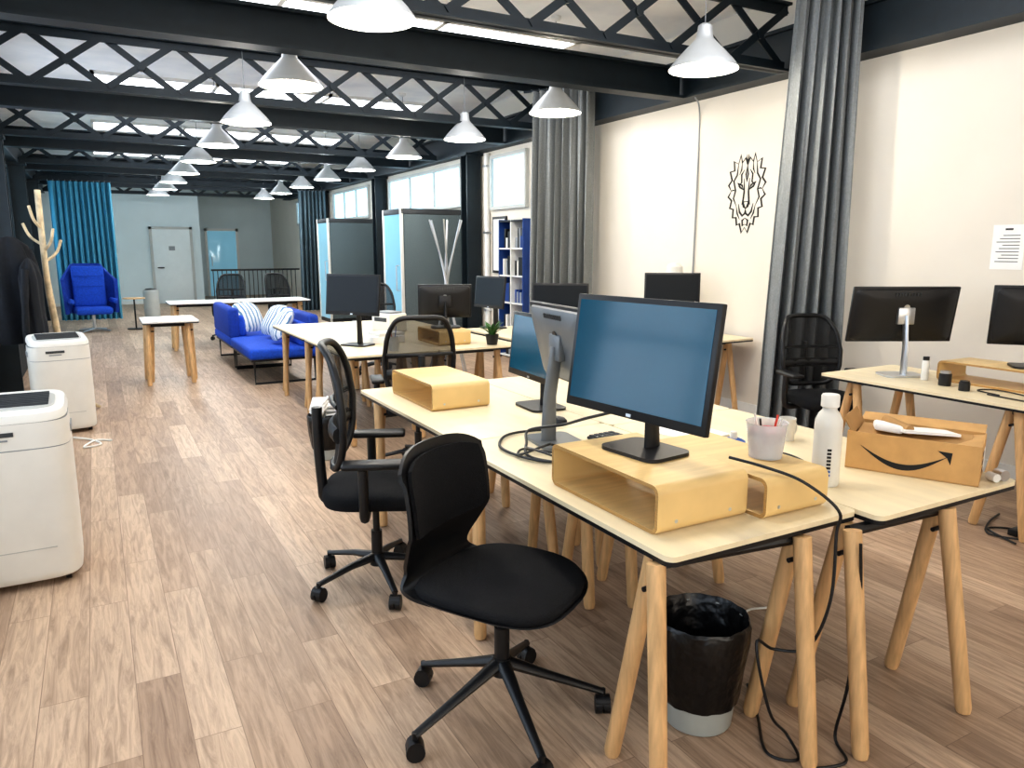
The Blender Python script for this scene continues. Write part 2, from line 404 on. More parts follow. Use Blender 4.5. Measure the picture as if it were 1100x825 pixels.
desk('trestle_desk',4.62,5.38,5.0,6.6)
desk('trestle_desk',4.24,5.02,1.95,3.35)
desk('trestle_desk',4.22,5.0,.54,1.945)
desk('trestle_table',.42,1.02,9.45,10.25,legx=(.08,.5),legy=(.15,.66),spread=.14,top=WHITE)
desk('white_table',.95,1.98,12.5,13.3,top=WHITE); desk('white_table',2.0,3.1,12.5,13.3,top=WHITE)

def riser(x0,x1,y0,y1,z,h=.14):
    w,d=x1-x0,y1-y0; t=.012; b=MB()
    o=rrect(d,h,.028); i=rrect(d-2*t,h-2*t,.018); n=len(o); V=[];F=[]
    for (A) in (o,i):
        for xx in (-w/2,w/2):
            for (yy,zz) in A: V.append((xx,yy,zz+h/2))
    for j in range(n):
        k=(j+1)%n
        F.append((j,k,n+k,n+j)); F.append((2*n+j,2*n+k,3*n+k,3*n+j))
    b.faces(V,F,PLY)
    E=[]
    for j in range(n):
        k=(j+1)%n; E.append((j,k,2*n+k,2*n+j)); E.append((n+j,n+k,3*n+k,3*n+j))
    b.faces(V,E,PLYE)
    for xx in (-.3,.3):
        b.cyl((xx*w,-d/2-.001,.035),(xx*w,-d/2+.004,.035),.006,CHROME,n=10)
    return b.done('plywood_monitor_riser',((x0+x1)/2,(y0+y1)/2,z))
riser(1.37,1.73,1.60,2.18,.74,.15)
riser(1.75,2.03,1.54,2.12,.74,.13)
riser(1.46,1.79,3.48,4.08,.74,.14)
riser(4.66,4.96,2.2,2.8,.74,.13)
riser(2.55,2.85,5.9,6.4,.74,.13)

# ------------------------------------------------------------------ monitors
def monitor(x,y,z,face,w=.55,h=.33,bot=.1,tilt=6,scr=SCREEND,stand=BLACK,body=BLACK,base='plate',logo=True):
    z+=.001
    b=MB(); R=Matrix.Translation((0,0,bot+h/2))@Euler((-math.radians(tilt),0,0)).to_matrix().to_4x4()
    def addbox(c,d,m,bev=0):
        t=bmesh.new(); bmesh.ops.create_cube(t,size=1)
        for v in t.verts: v.co=Vector((v.co.x*d[0]+c[0],v.co.y*d[1]+c[1],v.co.z*d[2]+c[2]))
        if bev: bmesh.ops.bevel(t,geom=t.edges[:],offset=bev,segments=2,profile=.5,affect='EDGES')
        b.frombm(t,m,R)
    addbox((0,-.045,0),(w,.022,h),BLACK,.004)
    addbox((0,-.0566,.006),(w-.036,.002,h-.05),scr)
    addbox((0,-.0572,-h/2+.011),(.022,.002,.01),CHROME)
    Mb=R@Matrix.Translation((0,-.035,0))@Euler((pi/2,0,0)).to_matrix().to_4x4()@Matrix.Scale(-1,4,(0,0,1))
    b.layers(rrect(w*.96,h*.93,.03),[(1,0),(.97,.012),(.8,.024),(.55,.03)],body,Mb)
    if logo: b.lathe([(.0005,0),(.02,0),(.02,.002),(.0005,.002)],CHROME if body is BLACK else BLACK,n=20,M=R@Matrix.Translation((0,-.003,h*.15))@Euler((-pi/2,0,0)).to_matrix().to_4x4())
    for i in range(9): addbox(((i-4)*.02,-.008,h*.38),(.008,.006,.02),DARKG)
    top=bot+h*.5
    b.tube([(0,.035,.008),(0,.03,top*.5),(0,.0,top)],[.036,.03,.03],stand,14,flat=.45)
    b.box((0,-.0,top),(.11,.03,.11),stand,bev=.006)
    if base=='plate': b.prism(rrect(.26,.2,.04),.012,stand,Matrix.Translation((0,.0,0)))
    return b.done('computer_monitor',(x,y,z),face+pi/2)
D=math.radians
monitor(1.585,1.93,.89,D(187),w=.64,h=.40,bot=.115,tilt=8,scr=SCREEN)
monitor(1.69,2.66,.74,D(-8),w=.58,h=.35,bot=.24,tilt=14,body=SILVP,stand=SILVP)
monitor(2.01,3.32,.74,D(176),w=.5,h=.34,bot=.15,scr=SCREEN)
monitor(1.95,6.3,.74,D(215),w=.56,h=.35,bot=.26)
monitor(2.72,6.15,.87,D(70),w=.48,h=.3,bot=.08)
monitor(3.65,7.0,.74,D(190),w=.5,h=.33,bot=.21)
monitor(3.88,6.05,.74,D(235),w=.54,h=.34,bot=.16)
monitor(5.0,5.75,.74,D(230),w=.54,h=.34,bot=.25)
monitor(4.62,3.02,.74,D(62),w=.7,h=.37,bot=.21,tilt=10,stand=CHROME)
monitor(4.86,2.33,.87,D(40),w=.5,h=.36,bot=.12,stand=BLACK)

# ------------------------------------------------------------------ chairs (face local +Y)
def star_base(b,rot=0,R=.31,zseat=.42,zh=.13):
    b.cyl((0,0,zh-.04),(0,0,zh+.02),.036,BLACK,r2=.03,n=20)
    b.cyl((0,0,zh+.01),(0,0,zh+.13),.026,BLACK,n=16); b.cyl((0,0,zh+.13),(0,0,zseat-.02),.016,BLACK,n=14)
    for i in range(5):
        a=rot+2*pi*i/5; c,s=math.cos(a),math.sin(a)
        b.tube([(.02*c,.02*s,zh),(R*.45*c,R*.45*s,zh*.45+.085*.55+.012),(R*c,R*s,.08)],[.026,.019,.014],BLACK,8,flat=.8)
        b.cyl((R*c,R*s,.09),(R*c,R*s,.05),.01,BLACK,n=8)
        ca=a+1.1+i; t=Vector((math.cos(ca),math.sin(ca),0)); p=Vector((R*c,R*s,.031))
        for sg in (-1,1):
            q=p+t*sg*.014
            b.tube([q-t*.011,q+t*.011],[.03,.03],BLACK,16)
        b.tube([p-t*.024+Vector((0,0,.01)),p+t*.024+Vector((0,0,.01))],[.027,.027],BLACK,12)
def shell_chair(x,y,face,brot=0):
    b=MB(); star_base(b,brot,.345,.44,.2)
    b.box((0,0,.432),(.16,.22,.03),BLACK,bev=.01)
    dz=.032
    def zf(px,py): return -.022*(max(0,py)/.24)**2+.012*(abs(px)/.24)**2
    b.layers(superel(.54,.52,44,3),[(.80,.432+dz),(.95,.438+dz),(1,.448+dz)],BLACK,zf=zf)
    b.layers(superel(.52,.50,44,3),[(.99,.448+dz),(1,.456+dz),(.985,.466+dz),(.93,.473+dz),(.6,.476+dz),(.3,.474+dz)],BLACKF,zf=zf)
    path=smooth([(-.10,.467),(-.19,.468),(-.26,.49),(-.28,.55),(-.27,.61),(-.26,.68),(-.265,.77),(-.28,.86),(-.295,.935)],5)
    path=[(q.x,q.y) for q in [Vector((a.x,a.y,0)) for a in path]]
    n=len(path)-1
    def wd(z):
        if z<.53: return .45-.09*max(0,(z-.47)/.06)
        if z<.66: return .36+.12*((z-.53)/.13)
        return .48
    def fn(u,v):
        i=v*n; i0=min(int(i),n-1); f=i-i0; yy=path[i0][0]*(1-f)+path[i0+1][0]*f; zz=path[i0][1]*(1-f)+path[i0+1][1]*f
        s=2*u-1; w=wd(zz)/2; cr=0
        if zz>.84: cr=-.05*abs(s)**4*min(1,(zz-.84)/.07)
        k=min(1,max(0,(zz-.48)/.2))
        return (s*w,yy+.065*k*s*s,zz+cr)
    b.grid(fn,20,n,BLACK,th=.012)
    def fn2(u,v):
        s=(2*u-1); zz=.65+.255*v; i=min(range(n+1),key=lambda q:abs(path[q][1]-zz))
        j=min(n,i+1) if path[i][1]<zz else i; i0=max(0,j-1); dz=path[j][1]-path[i0][1]; f=(zz-path[i0][1])/dz if dz else 0
        yy=path[i0][0]*(1-f)+path[j][0]*f; w=.215*(1-.06*(abs(2*v-1)**4))
        return (s*w,yy+.065*(s*.89)**2+.018,zz-.02*abs(s)**4*(v*2-1))
    b.grid(fn2,16,10,BLACKF,th=.012)
    return b.done('office_chair',(x,y,0),face-pi/2,angle=50)
def mesh_chair(x,y,face,brot=0,arms=True,zt=1.12,rec=.10,z0=.54,off=0):
    b=MB(); star_base(b,brot,.31)
    b.box((0,-.02,.42),(.22,.3,.05),BLACK,bev=.012)
    def zf(px,py): return -.03*(max(0,py)/.24)**2
    b.layers(superel(.5,.47,40,3.2),[(.85,.43),(.97,.437),(1,.455),(.99,.485),(.94,.5),(.5,.503)],BLACKF,zf=zf)
    H=zt-z0
    def bp(s,t):
        w=.2+.04*math.sin(pi*min(1,t*1.1))
        return Vector((s*w,-.235+off-rec*t**1.6+.035*math.sin(pi*t)+.05*s*s,z0+H*t))
    loop=[(c,d) for c,d in superel(2,1,48,5)]
    b.tube([bp(px,py+.5) for px,py in loop],.017,BLACK,8,closed=True)
    V=[];F=[];N=48; rings=6
    for r in range(rings+1):
        k=r/rings
        for px,py in loop: V.append(bp(px*k,py*k+.5))
    for r in range(rings):
        for j in range(N): F.append((r*N+j,r*N+(j+1)%N,(r+1)*N+(j+1)%N,(r+1)*N+j))
    b.faces(V,F,MESHF)
    b.tube(smooth([(0,-.08,.42),(0,-.22,.42),(0,-.29+off,.5),(0,-.30+off,.7),(0,-.30+off,.86)],5),.024,BLACK,8)
    b.tube([bp(s,.32)+Vector((0,-.02,0)) for s in (-.95,-.5,0,.5,.95)],.022,BLACK,8,flat=1.6)
    b.tube([bp(s,.55)+Vector((0,-.015,0)) for s in (-.95,-.5,0,.5,.95)],.012,BLACK,8)
    if arms:
        for sg in (-1,1):
            b.tube(smooth([(sg*.12,-.03,.42),(sg*.25,-.03,.41),(sg*.285,-.03,.46),(sg*.285,-.03,.64)],5),.022,BLACK,8)
            b.box((sg*.28,.01,.66),(.09,.26,.03),BLACK,bev=.012)
    return b.done('office_chair',(x,y,0),face-pi/2,angle=50)
shell_chair(1.085,2.03,D(-58),D(190)-D(-58-90))
mesh_chair(1.06,3.24,D(-22),.3,rec=.03,zt=1.15,z0=.60,off=.05)
mesh_chair(1.95,4.93,D(75),.5)
mesh_chair(4.68,3.66,D(250),.2,zt=1.06)
mesh_chair(2.0,13.78,D(250),.2); mesh_chair(2.95,13.85,D(290),.9)
mesh_chair(3.1,9.1,D(260),.4)

# ------------------------------------------------------------------ small desk objects
b=MB(); b.lathe([(.0005,0),(.044,0),(.047,.006),(.047,.21),(.046,.235),(.035,.26),(.025,.272),(.023,.285)],WHITE,n=36)
b.lathe([(.028,.282),(.031,.285),(.031,.322),(.028,.327),(.0005,.328)],WHITEP,n=30)
for i in range(8): b.box((-.0345,-.032,.045+.013*i),(.014,.003,.008),INK if i>1 else BLUEP,rot=(0,0,D(-48)))
b.done('water_bottle',(2.22,1.70,.741),.1)
b=MB(); b.lathe([(.0005,.001),(.055,.001),(.068,.12),(.07,.122),(.066,.12),(.053,.006)],CLEAR,n=32); b.lathe([(.0005,.006),(.05,.006),(.06,.095),(.0005,.10)],PINK,n=28)
for i in range(4): b.cyl((.02*math.cos(i*1.7),.02*math.sin(i*1.7),.02),(.05*math.cos(i*1.7),.05*math.sin(i*1.7),.14),.004,[RED,WHITE,BLACK,WHITE][i],n=8)
b.done('pencil_cup',(1.95,1.735,.871))
b=MB(); b.box((0,0,.015),(.12,.035,.03),RED,rot=(0,0,.5),bev=.01); b.box((.07,.05,.012),(.06,.03,.024),RED,rot=(0,0,-.6),bev=.008); b.cyl((-.03,.04,.012),(.05,-.06,.012),.006,BLACK,n=8); b.done('stapler',(2.24,1.98,.741))
b=MB(); b.lathe([(.0005,0),(.045,0),(.05,.012),(.05,.02),(.03,.03),(.0005,.032)],BLUEP,n=24); b.lathe([(.016,.03),(.014,.06),(.0005,.063)],WHITE,n=16); b.done('tape_dispenser',(2.33,2.25,.741))
b=MB(); b.box((0,0,.002),(.21,.297,.004),PAPER,rot=(0,0,.3)); b.box((.03,.02,.006),(.21,.297,.004),PAPER,rot=(0,0,.05)); b.done('paper_sheets',(2.3,2.5,.741))
b=MB(); b.box((0,0,.008),(.15,.44,.014),BLACK,bev=.004)
for i in range(5):
    for j in range(14): b.box((-.056+i*.028,-.2+j*.031,.018),(.022,.025,.006),DARKG,bev=.002)
b.done('keyboard',(1.93,2.42,.742),.1)
b=MB(); b.layers(superel(.065,.11,24,2.4),[(.9,0),(1,.008),(.95,.022),(.7,.034),(.3,.038)],BLACK); b.done('computer_mouse',(1.88,2.95,.741),.4)
b=MB(); b.lathe([(.0005,0),(.03,0),(.036,.1),(.033,.1),(.028,.006)],WHITE,n=24); b.tube([(.036+.02*math.sin(a),0,.05+.028*math.cos(a)) for a in [pi*i/10 for i in range(11)]],.005,WHITE,8); b.done('coffee_mug',(2.6,2.2,.741))

# cardboard box
b=MB(); L,Wd,H,t=.44,.25,.145,.005
b.bx(-Wd/2,Wd/2,-L/2,L/2,0,t,CARDI); b.bx(-Wd/2,-Wd/2+t,-L/2,L/2,t,H,CARD); b.bx(Wd/2-t,Wd/2,-L/2,L/2,t,H,CARD)
b.bx(-Wd/2+t,Wd/2-t,-L/2,-L/2+t,t,H,CARD); b.bx(-Wd/2+t,Wd/2-t,L/2-t,L/2,t,H,CARD)
b.box((Wd/2+.035,.0,H+.008),(.004,L*.98,.08),CARD,rot=(0,D(78),0)); b.box((-.01,.01,H-.016),(.19,L*.86,.005),CARDI,rot=(0,D(-6),0))
b.box((0,L/2+.0,H+.02),(Wd*.96,.07,.004),CARDI,rot=(D(60),0,0)); b.box((0,-L/2+.055,H-.014),(Wd*.92,.1,.004),CARD,rot=(D(-10),0,0))
b.box((.03,-.02,H+.0),(.15,.2,.01),PAPER,rot=(.05,.1,.5)); b.box((.0,.1,H+.006),(.12,.1,.03),PAPER,rot=(.1,.1,.2),bev=.01); b.cyl((-.03,.02,H+.01),(.07,.12,H+.02),.018,CARDI)
K=24
up=[(-.17+.29*k/K, .095-.052*math.sin(pi*k/K)) for k in range(K+1)]; dn=[(-.17+.29*k/K,.095-.074*math.sin(pi*k/K)) for k in range(K+1)][::-1]
Mf=Matrix(((0,0,-1,-Wd/2),(-1,0,0,-.0),(0,1,0,0),(0,0,0,1)))
b.prism(up+dn[1:-1],.0015,INK,Mf); b.prism([(.085,.112),(.132,.110),(.128,.065),(.116,.09)],.0015,INK,Mf)
Me=Matrix(((1,0,0,0),(0,0,-1,-L/2),(0,1,0,0),(0,0,0,1)))
for i in range(3): b.prism([(-.04,.03+.03*i),(.02,.03+.03*i),(.02,.042+.03*i),(-.04,.042+.03*i)],.0012,INK,Me)
b.prism([(.05,.02),(.11,.02),(.11,.10),(.05,.10)],.0012,PAPER,Me)
b.done('cardboard_box',(2.675,1.66,.741),D(26))
b=MB(); b.tube([(-.02,0,.02),(.02,0,.02)],[.02,.02],CHROME,14); b.tube([(-.03,.04,.016),(.01,.04,.016)],.016,WHITE,12); b.done('adhesive_rolls',(2.82,1.42,.741),1.2)

def jar(name,x,y,z,r,h,m,lid=None):
    b=MB(); b.lathe([(.0005,0),(r,0),(r*1.02,.01),(r*1.02,h*.8),(r*.8,h*.86)],m,n=24); b.lathe([(r*.85,h*.84),(r*.85,h),(.0005,h)],lid or m,n=24); b.done(name,(x,y,z+.001))
jar('storage_jar',4.52,2.66,.74,.035,.09,BLACK,CHROME); jar('spray_bottle',4.6,2.84,.74,.022,.15,WHITE,BLACK); jar('candle_jar',4.45,2.5,.74,.03,.06,BLACK)
b=MB(); b.tube(smooth([(4.45,2.3,.747),(4.5,2.45,.747),(4.6,2.4,.747),(4.55,2.2,.747),(4.4,2.1,.747),(4.42,2.35,.747)]),.004,BLACK,6); b.done('charging_cable')
b=MB(); b.box((0,0,.03),(.3,.22,.06),PAPER,bev=.004); b.box((.02,.01,.075),(.26,.2,.03),WHITE,rot=(0,0,.2),bev=.003); b.done('paper_stack',(2.24,6.42,.741))
b=MB(); b.lathe([(.0005,0),(.04,0),(.045,.12),(.042,.12),(.038,.004)],WHITE,n=20)
b.cyl((.0,0,.01),(.03,.02,.2),.004,BLUEP,n=6); b.cyl((0,0,.01),(-.03,.0,.19),.004,RED,n=6); b.done('pencil_cup',(2.1,5.8,.741))
b=MB(); b.box((0,0,.09),(.22,.3,.18),WHITE,bev=.01); b.box((-.112,0,.12),(.004,.2,.04),DARKG); b.box((.0,0,.19),(.16,.22,.02),GREYP,bev=.004); b.done('desktop_printer',(2.6,7.3,.741),.3)
def leafy(name,x,y,z,pr,ph,lh,nl,spread,pot=WHITE):
    b=MB(); b.lathe([(.0005,0),(pr*.75,0),(pr,ph),(pr*.92,ph),(pr*.85,ph*.88),(.0005,ph*.88)],pot,n=24); b.lathe([(.0005,ph*.89),(pr*.86,ph*.89)],SOIL,n=20)
    for i in range(nl):
        a=i*2.4; sp=spread*(.3+.7*random.random()); h=lh*(.55+.45*random.random()); w=lh*.07
        base=Vector((pr*.3*math.cos(a),pr*.3*math.sin(a),ph*.85)); d=Vector((math.cos(a),math.sin(a),0)); sd=Vector((-d.y,d.x,0))
        V=[];F=[];K=7
        for k in range(K+1):
            t=k/K; c=base+d*sp*t**1.5+Vector((0,0,h*(t-.25*t*t*t))); ww=w*math.sin(pi*(.08+.92*t))**.8
            V+= [c-sd*ww,c+Vector((0,0,-ww*.3)),c+sd*ww]
        for k in range(K):
            for q in (0,1): F.append((k*3+q,k*3+q+1,(k+1)*3+q+1,(k+1)*3+q))
        b.faces(V,F,LEAF)
    b.done(name,(x,y,z))
leafy('potted_plant',3.0,5.78,.741,.06,.09,.18,30,.14,BLACK)
b=MB()
for k in range(2):
    ox=k*.12
    b.tube([(ox,.09*math.cos(a),.09+.09*math.sin(a)) for a in [pi*i/14 for i in range(15)]],.008,BLACK,8)
    for s in (-1,1): b.cyl((ox-.0,s*.09-.015*s,.06),(ox,s*.09+.012*s,.06),.04,BLACK,n=18)
b.tube(smooth([(0,-.1,.01),(.0,-.16,.1),(.0,-.05,.28),(0,.05,.24)]),.008,BLACK,6); b.tube(smooth([(0,-.0,.01),(.0,-.2,.2),(.0,-.1,.32),(0,.1,.1),(0,.15,.01)]),.008,BLACK,6); b.cyl((.06,0,0),(.06,0,.02),.06,BLACK)
b.done('headphones',(4.75,6.4,.741),.4)
b=MB(); b.lathe([(.0005,0),(.05,0),(.05,.012),(.012,.02),(.012,.54),(.05,.56),(.085,.59),(.08,.65),(.045,.68),(.0005,.69)],WHITE,n=24); b.done('desk_lamp',(5.2,5.95,.741))

def bin_(x,y,r,h,paper=False,bag=BAG,body=FROST):
    b=MB(); b.lathe([(.0005,.003),(r*.72,.003),(r*.75,.01),(r*.98,h),(r,h+.004),(r*.96,h),(r*.72,.015)],body,n=36)
    wob=lambda t,z:.018*math.sin(9*t+z*30)+.012*math.sin(17*t)
    b.lathe([(r*.86,h*.26),(r*.9,h*.36),(r*.97,h*.6),(r*1.05,h*.85),(r*1.06,h+.01),(r*1.01,h+.02),(r*.91,h-.01),(r*.8,h*.6),(r*.6,h*.35),(.001,h*.33)],bag,n=54,wob=wob)
    if paper:
        for i in range(9):
            a=i*2.1; b.box((r*.5*math.cos(a),r*.5*math.sin(a),h+.02+.01*i),(.15,.11,.014),PAPER,rot=(a,.9*math.sin(a*3),a),bev=.003)
    b.done('waste_bin',(x,y,0))
bin_(1.66,1.70,.15,.36); bin_(1.43,5.5,.13,.32,True)
b=MB(); b.lathe([(.0005,.003),(.17,.003),(.17,.56),(.15,.62),(.155,.62),(.175,.58)],LGREY,n=30); b.lathe([(.152,.615),(.1,.65),(.0005,.66)],BLACK,n=30); b.done('pedal_bin',(1.1,19.5,0))

# ---- cables
b=MB(); b.tube(smooth([(1.745,1.70,.905),(1.80,1.60,.89),(1.86,1.50,.86),(1.93,1.42,.78),(1.93,1.42,.70),(1.90,1.40,.5),(1.84,1.42,.35),(1.78,1.5,.32),(1.70,1.5,.36),(1.72,1.45,.15),(1.82,1.46,.03),(1.78,1.38,.008),(1.72,1.45,.008),(1.84,1.6,.008),(1.95,1.75,.008)],8),.005,BLACK,8)
b.tube(smooth([(1.98,1.37,.68),(1.99,1.36,.45),(1.96,1.36,.2),(1.95,1.38,.03),(1.9,1.3,.008),(1.78,1.33,.008)],8),.005,BLACK,8); b.done('power_cable')
b=MB(); b.tube(smooth([(1.60,2.28,.75),(1.52,2.35,.75),(1.46,2.5,.75),(1.52,2.62,.77),(1.58,2.7,.80),(1.62,2.5,.86),(1.60,2.3,.93),(1.62,2.1,1.0)],8),.006,BLACK,8)
b.tube(smooth([(1.58,2.3,.75),(1.45,2.45,.75),(1.42,2.65,.75),(1.5,2.8,.75),(1.6,2.86,.75),(1.75,2.85,.75)],8),.006,BLACK,8)
b.tube(smooth([(1.56,2.35,.75),(1.5,2.3,.78),(1.44,2.4,.80),(1.48,2.55,.77),(1.55,2.5,.75)],8),.005,BLACK,8)
b.tube(smooth([(1.7,2.4,.75),(1.58,2.5,.78),(1.5,2.42,.81),(1.42,2.5,.76),(1.5,2.6,.75),(1.6,2.45,.75)],8),.005,BLACK,8); b.done('monitor_cable')
b=MB(); b.tube(smooth([(2.05,2.1,.747),(2.12,2.0,.747),(2.1,1.85,.747),(2.15,1.75,.747),(2.3,1.8,.747),(2.4,2.0,.747),(2.35,2.2,.747)],8),.004,BLACK,6); b.done('usb_cable')
b=MB(); b.tube(smooth([(4.2,2.0,.01),(4.3,2.2,.01),(4.42,2.1,.012),(4.3,2.0,.014),(4.22,2.15,.012),(4.4,2.25,.01),(4.6,2.3,.01)],8),.006,BLACK,8); b.box((4.36,2.08,.02),(.09,.05,.035),BLACK,bev=.006); b.done('power_adapter')
b=MB(); b.tube(smooth([(-.28,7.05,.02),(-.15,6.95,.008),(-.08,6.75,.008),(-.2,6.7,.008),(-.12,6.9,.01),(.0,6.85,.008)],8),.008,WHITE,8); b.done('white_power_cable')
b=MB(); b.box((0,0,.02),(.3,.055,.035),WHITE,bev=.008)
for i in range(5): b.cyl((-.11+i*.055,0,.036),(-.11+i*.055,0,.0385),.018,DARKG,n=14)
b.tube(smooth([(.15,0,.02),(.25,.03,.01),(.4,-.02,.008),(.55,.1,.008)],6),.005,WHITE,8); b.done('power_strip',(2.15,2.1,0),.1)

# ---- portable air conditioners
def aircon(x,y,w=.46,d=.38,h=.82,rz=0):
    b=MB()
    for sx in (-1,1):
        for sy in (-1,1): b.tube([(sx*w*.36-.012,sy*d*.36,.026),(sx*w*.36+.012,sy*d*.36,.026)],.025,BLACK,14)
    o=[(px,py*(1 if py>0 else 1.12)) for px,py in superel(w,d,48,4.5)]
    b.layers(o,[(.94,.035),(.98,.045),(.99,.07),(1,.3),(1,h*.76)],WHITE)
    b.layers(o,[(.985,h*.76),(.985,h*.766)],GREYP)
    b.layers(o,[(1,h*.766),(.995,h*.84),(.985,h*.90)],WHITE)
    tp=lambda px,py:.05*(py/d+.5)
    b.layers(o,[(.975,h*.90),(.975,h*.905)],GREYP)
    b.layers(o,[(.985,h*.905),(.975,h*.925),(.94,h*.945)],WHITE,zf=tp)
    b.layers(superel(w*.78,d*.62,40,5),[(1,h*.945-.012),(1,h*.945+.004),(.96,h*.945+.006)],LGREY,zf=tp)
    for i in range(8): b.box((0,-.085+i*.024,h*.945+.012+.05*((-.085+i*.024)/d+.5)),(w*.68,.009,.012),DARKG)
    yf=-d*.56-.001
    b.box((-w*.1,yf,h*.85),(w*.30,.004,.02),DARKG); b.box((-w*.1,yf,h*.82),(w*.2,.004,.008),GREYP)
    b.box((0,yf+.003,h*.22),(w*.6,.004,.004),LGREY)
    for sx in (-1,1): b.box((sx*w*.498,.02,h*.82),(.008,.14,.04),GREYP,bev=.003)
    return b.done('portable_air_conditioner',(x,y,0),rz)
aircon(-.41,4.14,h=.88,w=.48); aircon(-.34,7.5,h=.84,w=.46,rz=.15)

# ---- sofa modules & pillows
def sofa(x,y,rz,L=1.42,Dp=.82):
    b=MB()
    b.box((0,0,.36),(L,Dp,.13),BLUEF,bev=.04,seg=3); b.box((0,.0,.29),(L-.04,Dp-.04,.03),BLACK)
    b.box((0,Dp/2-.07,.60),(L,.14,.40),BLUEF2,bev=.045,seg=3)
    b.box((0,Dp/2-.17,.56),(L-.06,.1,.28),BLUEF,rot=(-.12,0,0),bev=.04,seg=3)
    for sx in (-1,1):
        xx=sx*(L/2-.06)
        b.tube([(xx,-Dp/2+.06,.28),(xx,-Dp/2+.06,.014),(xx,Dp/2-.06,.014),(xx,Dp/2-.06,.28)],.014,BLACK,8)
    b.cyl((-L/2+.06,-Dp/2+.06,.27),(L/2-.06,-Dp/2+.06,.27),.01,BLACK,n=8)
    return b.done('blue_sofa',(x,y,0),rz)
sofa(1.88,9.6,-pi/2); sofa(1.88,11.04,pi/2)
def pillow(x,y,z,rz,tilt):
    b=MB(); P=superel(.44,.44,40,3.4)
    b.layers(P,[(1,0),(.97,.012),(.85,.045),(.6,.07),(.25,.08)],PATT); b.layers(P,[(1,0),(.97,-.012),(.85,-.045),(.6,-.07),(.25,-.08)],PATT)
    o=b.done('throw_pillow',(x,y,z),angle=80); o.rotation_euler=(tilt,0,rz)
pillow(1.94,9.3,.66,-pi/2,D(60)); pillow(1.76,10.55,.66,D(30),D(60)); pillow(1.98,9.95,.66,-pi/2+.3,D(58))

# ---- high-back armchair
b=MB()
b.cyl((0,0,.03),(0,0,.33),.03,CHROME)
for i in range(4):
    a=pi/4+i*pi/2; b.tube([(0,0,.05),(.33*math.cos(a),.33*math.sin(a),.016)],[.022,.014],CHROME,8)
b.box((0,0,.40),(.62,.6,.14),BLUEF,bev=.05,seg=3)
def bk(u,v):
    a=pi*(1.08*u-.04); r=.40; zz=.34+v*.95
    cut=1-.32*max(0,abs(math.cos(a))-.55)/.45*v
    return (r*math.cos(a)*(1+.06*v),.05+r*.85*math.sin(a)+.06*v,.34+(zz-.34)*cut)
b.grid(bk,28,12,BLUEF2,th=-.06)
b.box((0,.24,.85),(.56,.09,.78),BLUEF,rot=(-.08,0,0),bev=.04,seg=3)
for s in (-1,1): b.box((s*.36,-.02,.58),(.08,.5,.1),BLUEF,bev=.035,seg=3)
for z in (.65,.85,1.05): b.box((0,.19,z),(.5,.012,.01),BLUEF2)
b.done('wingback_armchair',(-.1,16.5,0),D(8))
b=MB(); b.cyl((0,0,0),(0,0,.02),.16,BLACK,n=28); b.cyl((0,0,.02),(0,0,.6),.015,BLACK); b.cyl((0,0,.6),(0,0,.62),.2,LEG,n=30); b.done('side_table',(.62,16.5,0))

# ---- phone booths
def booth(x0,x1,y0,y1,h=2.2):
    b=MB(); w=.07
    b.bx(x0,x1,y0,y1,.0,.08,BLACK); b.bx(x0,x1,y0,y1,h-.09,h,DARKG,bev=.01)
    b.bx(x0+.05,x1,y0,y0+w,.08,h-.09,FELT,bev=.01); b.bx(x0+.05,x1,y1-w,y1,.08,h-.09,FELT,bev=.01); b.bx(x1-w,x1,y0+w,y1-w,.08,h-.09,FELT)
    for yy in (y0,y1-.04): b.bx(x0-.01,x0+.04,yy,yy+.04,0,h,WHITE,bev=.006)
    b.bx(x0+.01,x0+.03,y0+.04,y1-.04,.08,h-.09,GLASSB); b.cyl((x0-.04,y0+.15,.9),(x0-.04,y0+.15,1.3),.012,CHROME)
    for z in (.9,1.3): b.cyl((x0-.04,y0+.15,z),(x0+.01,y0+.15,z),.008,CHROME,n=8)
    b.done('phone_booth')
booth(4.30,5.42,11.4,12.25); booth(4.36,5.42,15.9,16.75)

# ---- bookcase
b=MB(); x0,x1,y0,y1=5.18,5.43,9.05,9.75
for y in (y0,(y0+y1)/2,y1): b.bx(x0,x1,y-.012,y+.012,0,1.98,WHITEP if y==(y0+y1)/2 else SHELFB)
b.bx(x1-.01,x1,y0,y1,0,1.98,SHELFB)
for i in range(6): b.bx(x0,x1,y0,y1,.02+i*.385,.04+i*.385,BLACK if i==5 else WHITEP)
for i in range(5):
    for q in range(2):
        yy=y0+.03+q*.35
        while yy<y0+.26+q*.35:
            t=.03+.04*random.random(); hh=.14+.14*random.random()
            if random.random()<.8: b.bx(x0+.04,x1-.03,yy,yy+t*.92,.041+i*.385,.041+i*.385+hh,random.choice([WHITE,BLACK,SHELFB,GREYP,BLACK]))
            yy+=t
b.done('bookcase')
b=MB(); b.bx(XR-.03,XR,9.98,10.42,1.2,2.05,BLACK,bev=.004); b.bx(XR-.034,XR-.03,10.02,10.38,1.24,2.01,PAPER); b.done('framed_poster')

# ---- metal coat rack (far)
b=MB()
for i in range(6):
    a=i*pi/3; c,s=math.cos(a),math.sin(a)
    b.tube(smooth([(.26*c,.26*s,.0),(.05*c,.05*s,.9),(.02*math.cos(a+1),.02*math.sin(a+1),1.2),(.22*c,.22*s,1.92)],6),.012,CHROME,8)
b.done('metal_coat_rack',(3.85,8.65,0))
